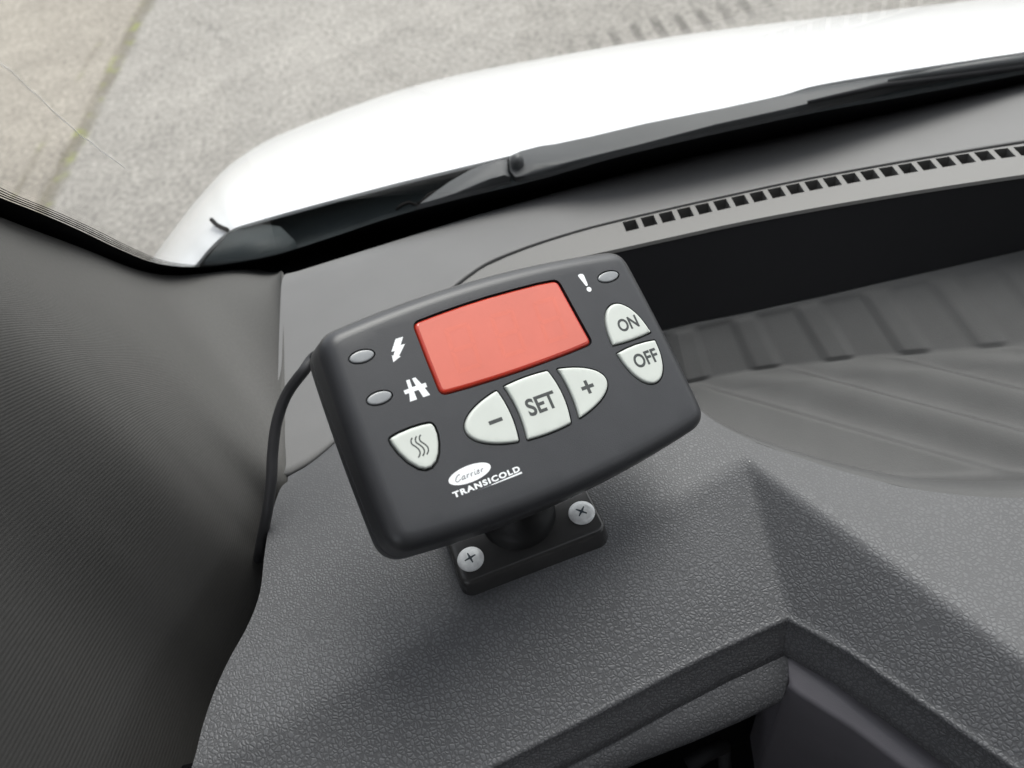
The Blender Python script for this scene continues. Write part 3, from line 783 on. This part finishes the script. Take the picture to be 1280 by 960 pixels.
def oval_half(top, mirror=False, c=O2, a=8.9, b=16.3):
    pts = []; n = 26
    ys = .15 if top else -2.9
    for i in range(n + 1):
        t = i / n * pi
        y = c[1] + (1 if top else -1) * b * sin(t) ** .92
        x = c[0] + a * cos(t) - (y - c[1]) * .06
        if (top and y > ys) or (not top and y < ys): pts.append((x, y))
    def xe(y):
        q = (abs(y - c[1]) / b) ** (1 / .92); w = a * sqrt(max(0, 1 - q * q)); return w
    w = xe(ys); sh = -(ys - c[1]) * .06
    lo = [(c[0] + sh - w, ys), (c[0] + sh - w * .5, ys + (-.35 if top else .55)), (c[0] + sh, ys + (-.45 if top else .75)), (c[0] + sh + w * .5, ys + (-.35 if top else .55)), (c[0] + sh + w, ys)]
    if top: P = pts + lo
    else: P = pts + lo
    return ccw(P)
K_minus, K_set, K_plus, K_on, K_off = lens_left(), lens_mid(), lens_right(), oval_half(True), oval_half(False)
K_heat = ccw([(-52.0, -3.9), (-48.5, -3.3), (-44.3, -3.05), (-40.2, -3.2), (-36.9, -3.7), (-36.35, -5.5), (-36.4, -8), (-37.2, -11), (-38.6, -14), (-40.3, -16.1), (-42.5, -17.4), (-44.7, -17.4), (-46.8, -16.2), (-49.2, -13.2), (-51, -9.4), (-51.9, -6)])
keys = {'minus_key': K_minus, 'set_key': K_set, 'plus_key': K_plus, 'on_key': K_on, 'off_key': K_off, 'heat_key': K_heat}
for k in keys: keys[k] = round_poly(dense(keys[k], 1.2), .9) if k != 'heat_key' else round_poly(dense(round_poly(keys[k], 1.5), 1.2), .8)
def sharp_out(P): return P
screen = ccw([(-29.6, 29.2), (-20, 29.95), (-10, 30.45), (0, 30.65), (10, 30.5), (20, 30.2), (28.2, 29.5), (29.3, 16), (30.4, 3.3), (20, 2.75), (10, 2.5), (0, 2.4), (-10, 2.5), (-20, 2.8), (-30.4, 3.4), (-30.1, 16)])
screen = round_poly(screen, 2.4)
leds = [(-49.8, 23.4, 4.1, 1.95), (-49.6, 9.0, 4.1, 1.95), (48.7, 25.1, 4.6, 1.95)]
def oval(cx, cy, a, b, n=36): return [(cx + a * cos(2 * pi * i / n), cy + b * sin(2 * pi * i / n)) for i in range(n)]

def dm(name, verts, faces, m, parent, **k):
    mb = MB(); mb.add([dv(*v) for v in verts], faces); return mb.out(name, m, parent, **k)
def build_housing():
    O = arc_outline(61.0, 63.4, 39.3, 34.8, -42.2, -37.5, 7.0, x0=.3)
    O = dense(O, 2.2)
    mb = MB()
    prof = []                                                 # inset, depth
    for a in range(0, 8):
        q = a / 7 * pi / 2; prof.append((5.6 * (1 - sin(q)), -6.2 * (1 - cos(q))))
    prof += [(-.25, -9.5), (-.6, -13.0), (-.6, -13.35), (-.1, -13.5), (-.1, -13.9), (-.6, -14.05), (-.9, -17.5), (-.4, -20.0), (1.2, -21.6), (3.5, -22.2)]
    rings = []
    for ins, z in prof: rings.append([(x, y, z) for x, y in offset(O, ins)])
    inner = offset(O, 5.6)
    pockets = [ccw(offset(screen, -.35))] + [ccw(offset(P, -.38)) for P in keys.values()] + [ccw(oval(cx, cy, a + .45, b + .45)) for cx, cy, a, b in leds]
    # neighbouring pockets would cross: the three keys of a group share one pocket edge gap, kept apart by the small offset
    V, F = cdt_sheet(inner, 3.0, lambda x, y: Vector((x, y, 0)), holes=pockets)
    mb.add([dv(*v) for v in V], F)
    for P in pockets:
        mb.grid([[dv(x, y, 0) for x, y in P], [dv(x, y, -.12) for x, y in offset(P, -.05)], [dv(x, y, -1.6) for x, y in offset(P, -.05)]], True)
    mb.grid([[dv(*p) for p in r] for r in rings], True); mb.add([dv(*p) for p in rings[-1]], [tuple(range(len(O)))])
    h = mb.out('housing', M['body'], ctl, sharp=38)
    for P in pockets[:0]: pass
    mb = MB(); f = offset(O, 7); mb.add([dv(x, y, -1.55) for x, y in f], [tuple(range(len(f)))]); mb.out('key_mat', M['cap'], ctl, smooth=False)
    return h
build_housing()
def raised(name, P, top, m, r=.7, dome=1, base=-1.5, parent=None, ins0=0.0, c=None):
    P = ccw(P); mb = MB(); rings = []
    rings.append([dv(x, y, base) for x, y in offset(P, ins0)])
    for a in range(5):
        q = a / 4 * pi / 2; rings.append([dv(x, y, top - r + r * sin(q)) for x, y in offset(P, ins0 + r * (1 - cos(q)))])
    mb.grid(rings, True)
    inner = offset(P, ins0 + r)
    if True:
        xs = [p[0] for p in P]; ys = [p[1] for p in P]; mx, my = (min(xs) + max(xs)) / 2, (min(ys) + max(ys)) / 2; hx, hy = (max(xs) - min(xs)) / 2, (max(ys) - min(ys)) / 2
        V, F = cdt_sheet(inner, 1.1, lambda x, y: Vector((x, y, top)), ())
        # flat top: the printed sign has to lie on it
        mb.add([dv(v.x, v.y, v.z) for v in V], F)
    else: mb.add(rings and [dv(x, y, top) for x, y in inner], [tuple(range(len(inner)))])
    return mb.out(name, m, parent or ctl, sharp=60)
TOP = .75
ko = {k: raised(k, offset(P, .42 if k == 'heat_key' else .18), TOP, M['key'], r=.8) for k, P in keys.items()}
labels = {'minus_key': 'pale grey key printed with a minus sign', 'set_key': 'pale grey key printed SET', 'plus_key': 'pale grey key printed with a plus sign',
          'on_key': 'pale grey key printed ON', 'off_key': 'pale grey key printed OFF', 'heat_key': 'pale grey shield-shaped key printed with three heat waves'}
for k, v in labels.items(): ko[k]['label'] = v
M['rim'] = mat('deep_red_edge', (.50, .035, .015), .3, .5, vary=(60, .05), coat=1)  # deeper red painted in for light passing through the lens edge
lens = raised('display_window', offset(screen, .05), -.1, M['rim'], r=1.4)
fp = [(x * .985, y + (.55 if y < 16 else .12)) for x, y in offset(screen, .95)]
fb = MB(); fv, ff = cdt_sheet(fp, 1.5, lambda x, y: Vector((x, y, -.06))); fb.add([dv(*v) for v in fv], ff); fb.grid([[dv(x, y, -.06) for x, y in fp], [dv(x, y, -.4) for x, y in offset(fp, -.1)]], True)
fb.out('screen_face', M['lens'], lens, sharp=30)
for j, (cx, cy, a, b) in enumerate(leds):
    o = raised('indicator_light', oval(cx, cy, a, b), .25, M['led'], r=.5)

# --- flat printing
def flat(name, polys, z, m, parent, th=.03, label=None):
    mb = MB()
    for P in polys:
        P = ccw(P); n = len(P)
        V, F = cdt_sheet(P, 0, lambda x, y: Vector((x, y, z + th)))
        mb.add([dv(*v) for v in V], F); mb.grid([[dv(x, y, z) for x, y in P], [dv(x, y, z + th) for x, y in P]], True)
    return mb.out(name, m, parent, smooth=False, label=label)
def stroke(pts, w):
    """ribbon along a polyline, as one outline"""
    P = [Vector(p) for p in pts]; L, R = [], []
    for i, p in enumerate(P):
        t = (P[min(i + 1, len(P) - 1)] - P[max(i - 1, 0)]).normalized(); n = Vector((-t.y, t.x)) * (w[i] if isinstance(w, list) else w) / 2
        L.append(p + n); R.append(p - n)
    return [(q.x, q.y) for q in L + R[::-1]]
def text(name, body, box, z, m, parent, bold=0.0, shear=0.0, spacing=1.0, skew=0.0):
    """lettering from the built-in font, fitted to a box x0,y0,x1,y1 on the face"""
    cu = bpy.data.curves.new(name, 'FONT'); cu.body = body; cu.offset = bold; cu.shear = shear; cu.space_character = spacing; cu.resolution_u = 6
    tmp = bpy.data.objects.new(name, cu); COL.objects.link(tmp)
    dg = bpy.context.evaluated_depsgraph_get(); me = bpy.data.meshes.new_from_object(tmp.evaluated_get(dg))
    bpy.data.objects.remove(tmp)
    xs = [v.co.x for v in me.vertices]; ys = [v.co.y for v in me.vertices]
    x0, y0, x1, y1 = box; ax = (x1 - x0) / (max(xs) - min(xs)); ay = (y1 - y0) / (max(ys) - min(ys)); mx, my = min(xs), min(ys)
    V = [dv(x0 + (v.co.x - mx) * ax, y0 + (v.co.y - my) * ay + skew * ((v.co.x - mx) * ax), z) for v in me.vertices]
    F = [tuple(p.vertices) for p in me.polygons]
    bpy.data.meshes.remove(me)
    return mk(name, V, F, m, parent, smooth=False)
IK = TOP + .03
text('lettering', 'SET', (-4.4, -13.5, 7.2, -7.4), IK, M['ink'], ko['set_key'], bold=.028)
text('lettering', 'ON', (42.7, 3.5, 51.5, 8.4), IK, M['ink'], ko['on_key'], bold=.028)
text('lettering', 'OFF', (42.4, -10.9, 53.1, -5.6), IK, M['ink'], ko['off_key'], bold=.028)
flat('minus_sign', [[(-19.2, -11.3), (-14.1, -11.3), (-14.1, -10.0), (-19.2, -10.0)]], TOP, M['ink'], ko['minus_key'])
flat('plus_sign', [[(17.9, -11.3), (19.8, -11.3), (19.8, -13.1), (21.1, -13.1), (21.1, -11.3), (23.0, -11.3), (23.0, -10.0), (21.1, -10.0), (21.1, -8.2), (19.8, -8.2), (19.8, -10.0), (17.9, -10.0)]], TOP, M['ink'], ko['plus_key'])
waves = []
for x0 in (-45.0, -43.5, -42.1):
    pts = catmull([Vector((x0, -6.45)), Vector((x0 - .75, -7.2)), Vector((x0 - .85, -8.3)), Vector((x0 - .05, -9.5)), Vector((x0 + .55, -10.8)), Vector((x0 + .35, -12.0)), Vector((x0 - .6, -12.95))], 5)
    waves.append(stroke(pts, .48))
flat('heat_waves', waves, TOP, M['ink'], ko['heat_key'])
flat('lightning_symbol', [[(-37.2, 25.7), (-34.5, 25.7), (-36.4, 23.3), (-34.9, 23.2), (-38.3, 20.0), (-37.9, 19.7), (-40.9, 18.6), (-40.5, 20.9), (-40.1, 20.6), (-39.0, 22.0), (-40.2, 22.0)]], 0, M['print'], ctl)
flat('road_symbol', [[(-39.35, 11.6), (-38.15, 11.6), (-38.3, 8.95), (-37.0, 8.95), (-37.25, 11.65), (-36.05, 11.65), (-35.0, 8.95), (-33.6, 8.95), (-33.6, 7.45), (-34.5, 7.45), (-33.75, 4.7), (-36.15, 4.7), (-36.7, 7.45), (-38.3, 7.45), (-38.4, 4.7), (-40.85, 4.7), (-40.0, 7.45), (-41.4, 7.45), (-41.4, 8.75), (-39.6, 8.8)]], 0, M['print'], ctl)
ex = [(36.7, 28.6), (37.0, 29.0), (38.0, 29.15), (38.9, 28.8), (39.15, 28.2), (39.0, 24.6), (38.8, 24.2), (38.4, 24.05), (38.0, 24.2), (37.8, 24.6)]
flat('exclamation_symbol', [ex, oval(38.6, 22.65, 1.0, .95, 20)], 0, M['print'], ctl)
badge = flat('logo_oval', [oval(-31.75, -23.4, 7.55, 2.65, 48)], 0, M['print'], ctl)
# script name on the oval, drawn as thin slanted pen strokes
def sc(pts, w=.27): return stroke(catmull([Vector(p) for p in pts], 4), w)
def pen(x, y, s=1.0): return lambda L: [(x + (a + b * .28) * s, y + b * s) for a, b in L]
def script_name():
    out = []; b0 = -24.15
    p = pen(-36.9, b0, 1.0)
    out.append(sc(p([(1.75, 1.55), (1.35, 1.75), (.6, 1.35), (.15, .55), (.5, .02), (1.2, .08), (1.75, .4)]), .26))
    x = -34.75
    p = pen(x, b0); out.append(sc(p([(1.0, .85), (.5, .95), (.08, .5), (.15, .05), (.6, .15), (.95, .6)]))); out.append(sc(p([(1.0, .95), (.92, .3), (1.05, .02), (1.35, .18)])))
    for x in (-33.1, -31.75):
        p = pen(x, b0); out.append(sc(p([(0, .3), (.2, .95), (.22, .5), (.15, .0)]))); out.append(sc(p([(.2, .45), (.45, .85), (.85, .9)]), .24))
    p = pen(-30.45, b0); out.append(sc(p([(.1, .95), (.05, .3), (.2, .02), (.5, .2)]))); out.append(sc(p([(.1, 1.35), (.12, 1.5)]), .24))
    p = pen(-29.75, b0); out.append(sc(p([(.1, .45), (.55, .55), (.85, .8), (.6, .98), (.2, .75), (.1, .25), (.4, .0), (1.0, .25)])))
    p = pen(-28.35, b0); out.append(sc(p([(0, .3), (.2, .95), (.22, .5), (.15, .0)]))); out.append(sc(p([(.2, .45), (.45, .85), (.85, .9)]), .24))
    return out
flat('script_lettering', [[(-31.75 + (x + 31.75) * 1.08, -23.5 + (y + 23.4) * 1.12) for x, y in P] for P in script_name()], .03, M['greyprint'], badge)
text('maker_lettering', 'TRANSICOLD', (-39.7, -28.7, -15.2, -26.75), .04, M['print'], ctl, bold=.045, spacing=1.22)
flat('underline', [[(-26.5, -29.35), (-15.1, -29.55), (-15.05, -28.95), (-26.5, -29.1)]], 0, M['print'], ctl)
flat('underline', [[(-31.5, -29.22), (-26.7, -29.33), (-26.7, -29.12), (-31.5, -29.17)]], 0, M['greyprint'], ctl)
# three unlit seven-segment digits and their points behind the red window
segs = []
def seg7(x, y, w, h, sk=.10, t=1.5):
    def P(a, b): return (x + a + b * sk, y + b)
    g = .35
    out = [[P(g, 0), P(w - g, 0), P(w - t, t), P(t, t)], [P(g, h), P(t, h - t), P(w - t, h - t), P(w - g, h)], [P(t, h / 2 - t / 2), P(w - t, h / 2 - t / 2), P(w - t * .6, h / 2), P(w - t, h / 2 + t / 2), P(t, h / 2 + t / 2), P(t * .6, h / 2)]]
    for a, b in ((0, 1), (w, -1)):
        out.append([P(a, g), P(a, h / 2 - .2), P(a + b * t, h / 2 - t / 2 - .2), P(a + b * t, t + .2)]); out.append([P(a, h / 2 + .2), P(a, h - g), P(a + b * t, h - t - .2), P(a + b * t, h / 2 + t / 2 + .2)])
    return out
for x in (-22.0, -4.5, 13.0):
    flat('digit', seg7(x, 8.2, 9.5, 16.0), -.055, M['digit'], lens, th=.008)

# --- swivel foot, screws, cable
def build_foot():
    # plate corners measured on the dashboard, as a rounded rectangle
    e1 = Vector((.0585, .0100, 0)).normalized(); e2 = Vector((-e1.y, e1.x, 0)); fc = Vector((-.0055, .1475, 0)) + e2 * .017   # centre
    hw, hd, r = .0300, .0170, .0045
    pts = []
    for cx, cy, a0 in ((hw - r, hd - r, 0), (-hw + r, hd - r, pi / 2), (-hw + r, -hd + r, pi), (hw - r, -hd + r, 3 * pi / 2)):
        for k in range(8): a = a0 + k / 7 * pi / 2; pts.append((cx + r * cos(a), cy + r * sin(a)))
    def W_(x, y, z): return Vector((fc.x, fc.y, PT)) + e1 * x + e2 * y + Vector((0, 0, z))
    T = .0088
    mb = MB(); rings = []
    for ins, z in ((-.0006, -.012), (-.0006, .0), (0, .004), (.0002, T - .0018), (.0006, T - .0006), (.0018, T)):
        rings.append([W_(x, y, z) for x, y in offset(pts, ins)])
    mb.grid(rings, True); mb.add(rings[-1], [tuple(range(len(pts)))])
    foot = mb.out('foot_plate', M['foot'], ctl, sharp=50)
    # boss and ball stem rising to the back of the housing
    mb = MB(); c0 = W_(0.0, .003, T); top = dv(0, -6, -21.5); ax = (top - c0)
    rings = []
    for t, rr in ((-.02, .0150), (.05, .0146), (.10, .0132), (.15, .0095), (.3, .0115), (.45, .0115), (.5, .0125), (.62, .0135), (.75, .0150), (.9, .0150), (1.0, .0165), (1.05, .0165)):
        d = ax.normalized().lerp(Vector((0, 0, 1)), max(0, 1 - t * 1.5)).normalized(); a = d.orthogonal().normalized(); a = (Vector((1, 0, 0)) - d * d.x).normalized(); b = d.cross(a)
        rings.append([c0 + ax * t + (a * cos(q * pi / 14) + b * sin(q * pi / 14)) * rr for q in range(28)])
    mb.grid(rings, True); mb.out('swivel_stem', M['cap'], ctl)
    scr = []
    for (px, py, rot) in ((588, 698, .35), (727, 640, .95)):
        c = atz(px, py, PT + T + .0007); c.z = PT + T
        mb = MB(); rings = [[c + Vector((cos(q * pi / 16) * r_, sin(q * pi / 16) * r_, h)) for q in range(32)] for r_, h in ((.0052, -.0002), (.0052, .0003), (.0047, .0008), (.0034, .00115), (.0018, .00128))]
        mb.grid(rings, True); mb.add(rings[-1], [tuple(range(32))])
        s = mb.out('screw', M['zinc'], ctl); s['label'] = 'silver cross-head screw in the foot plate'
        mb = MB(); w, l = .00042, .0023; P = [(l, w * .5), (w, w), (w * .5, l), (-w * .5, l), (-w, w), (-l, w * .5), (-l, -w * .5), (-w, -w), (-w * .5, -l), (w * .5, -l), (w, -w), (l, -w * .5)]
        P = [(x * cos(rot) - y * sin(rot), x * sin(rot) + y * cos(rot)) for x, y in P]
        mb.prism(P, lambda p: c + Vector((p[0], p[1], .00136)), lambda p: c + Vector((p[0], p[1], .0005)))
        mb.out('cross_slot', M['recess'], s, smooth=False)
    q = [dv(-40, 16, -18), dv(-52, 18, -17), atz(400, 444, -.232), atz(378, 466, -.238), atz(358, 494, -.246), atz(346, 528, -.254), atz(341, 565, -.262), atz(339, 602, -.270), atz(334, 640, -.280), atz(328, 670, -.291), atz(324, 692, -.303), atz(320, 708, -.330)]
    mb = MB(); mb.tube(catmull(q, 8), .0023, 14); mb.out('cable', M['cable'], ctl)
build_foot()
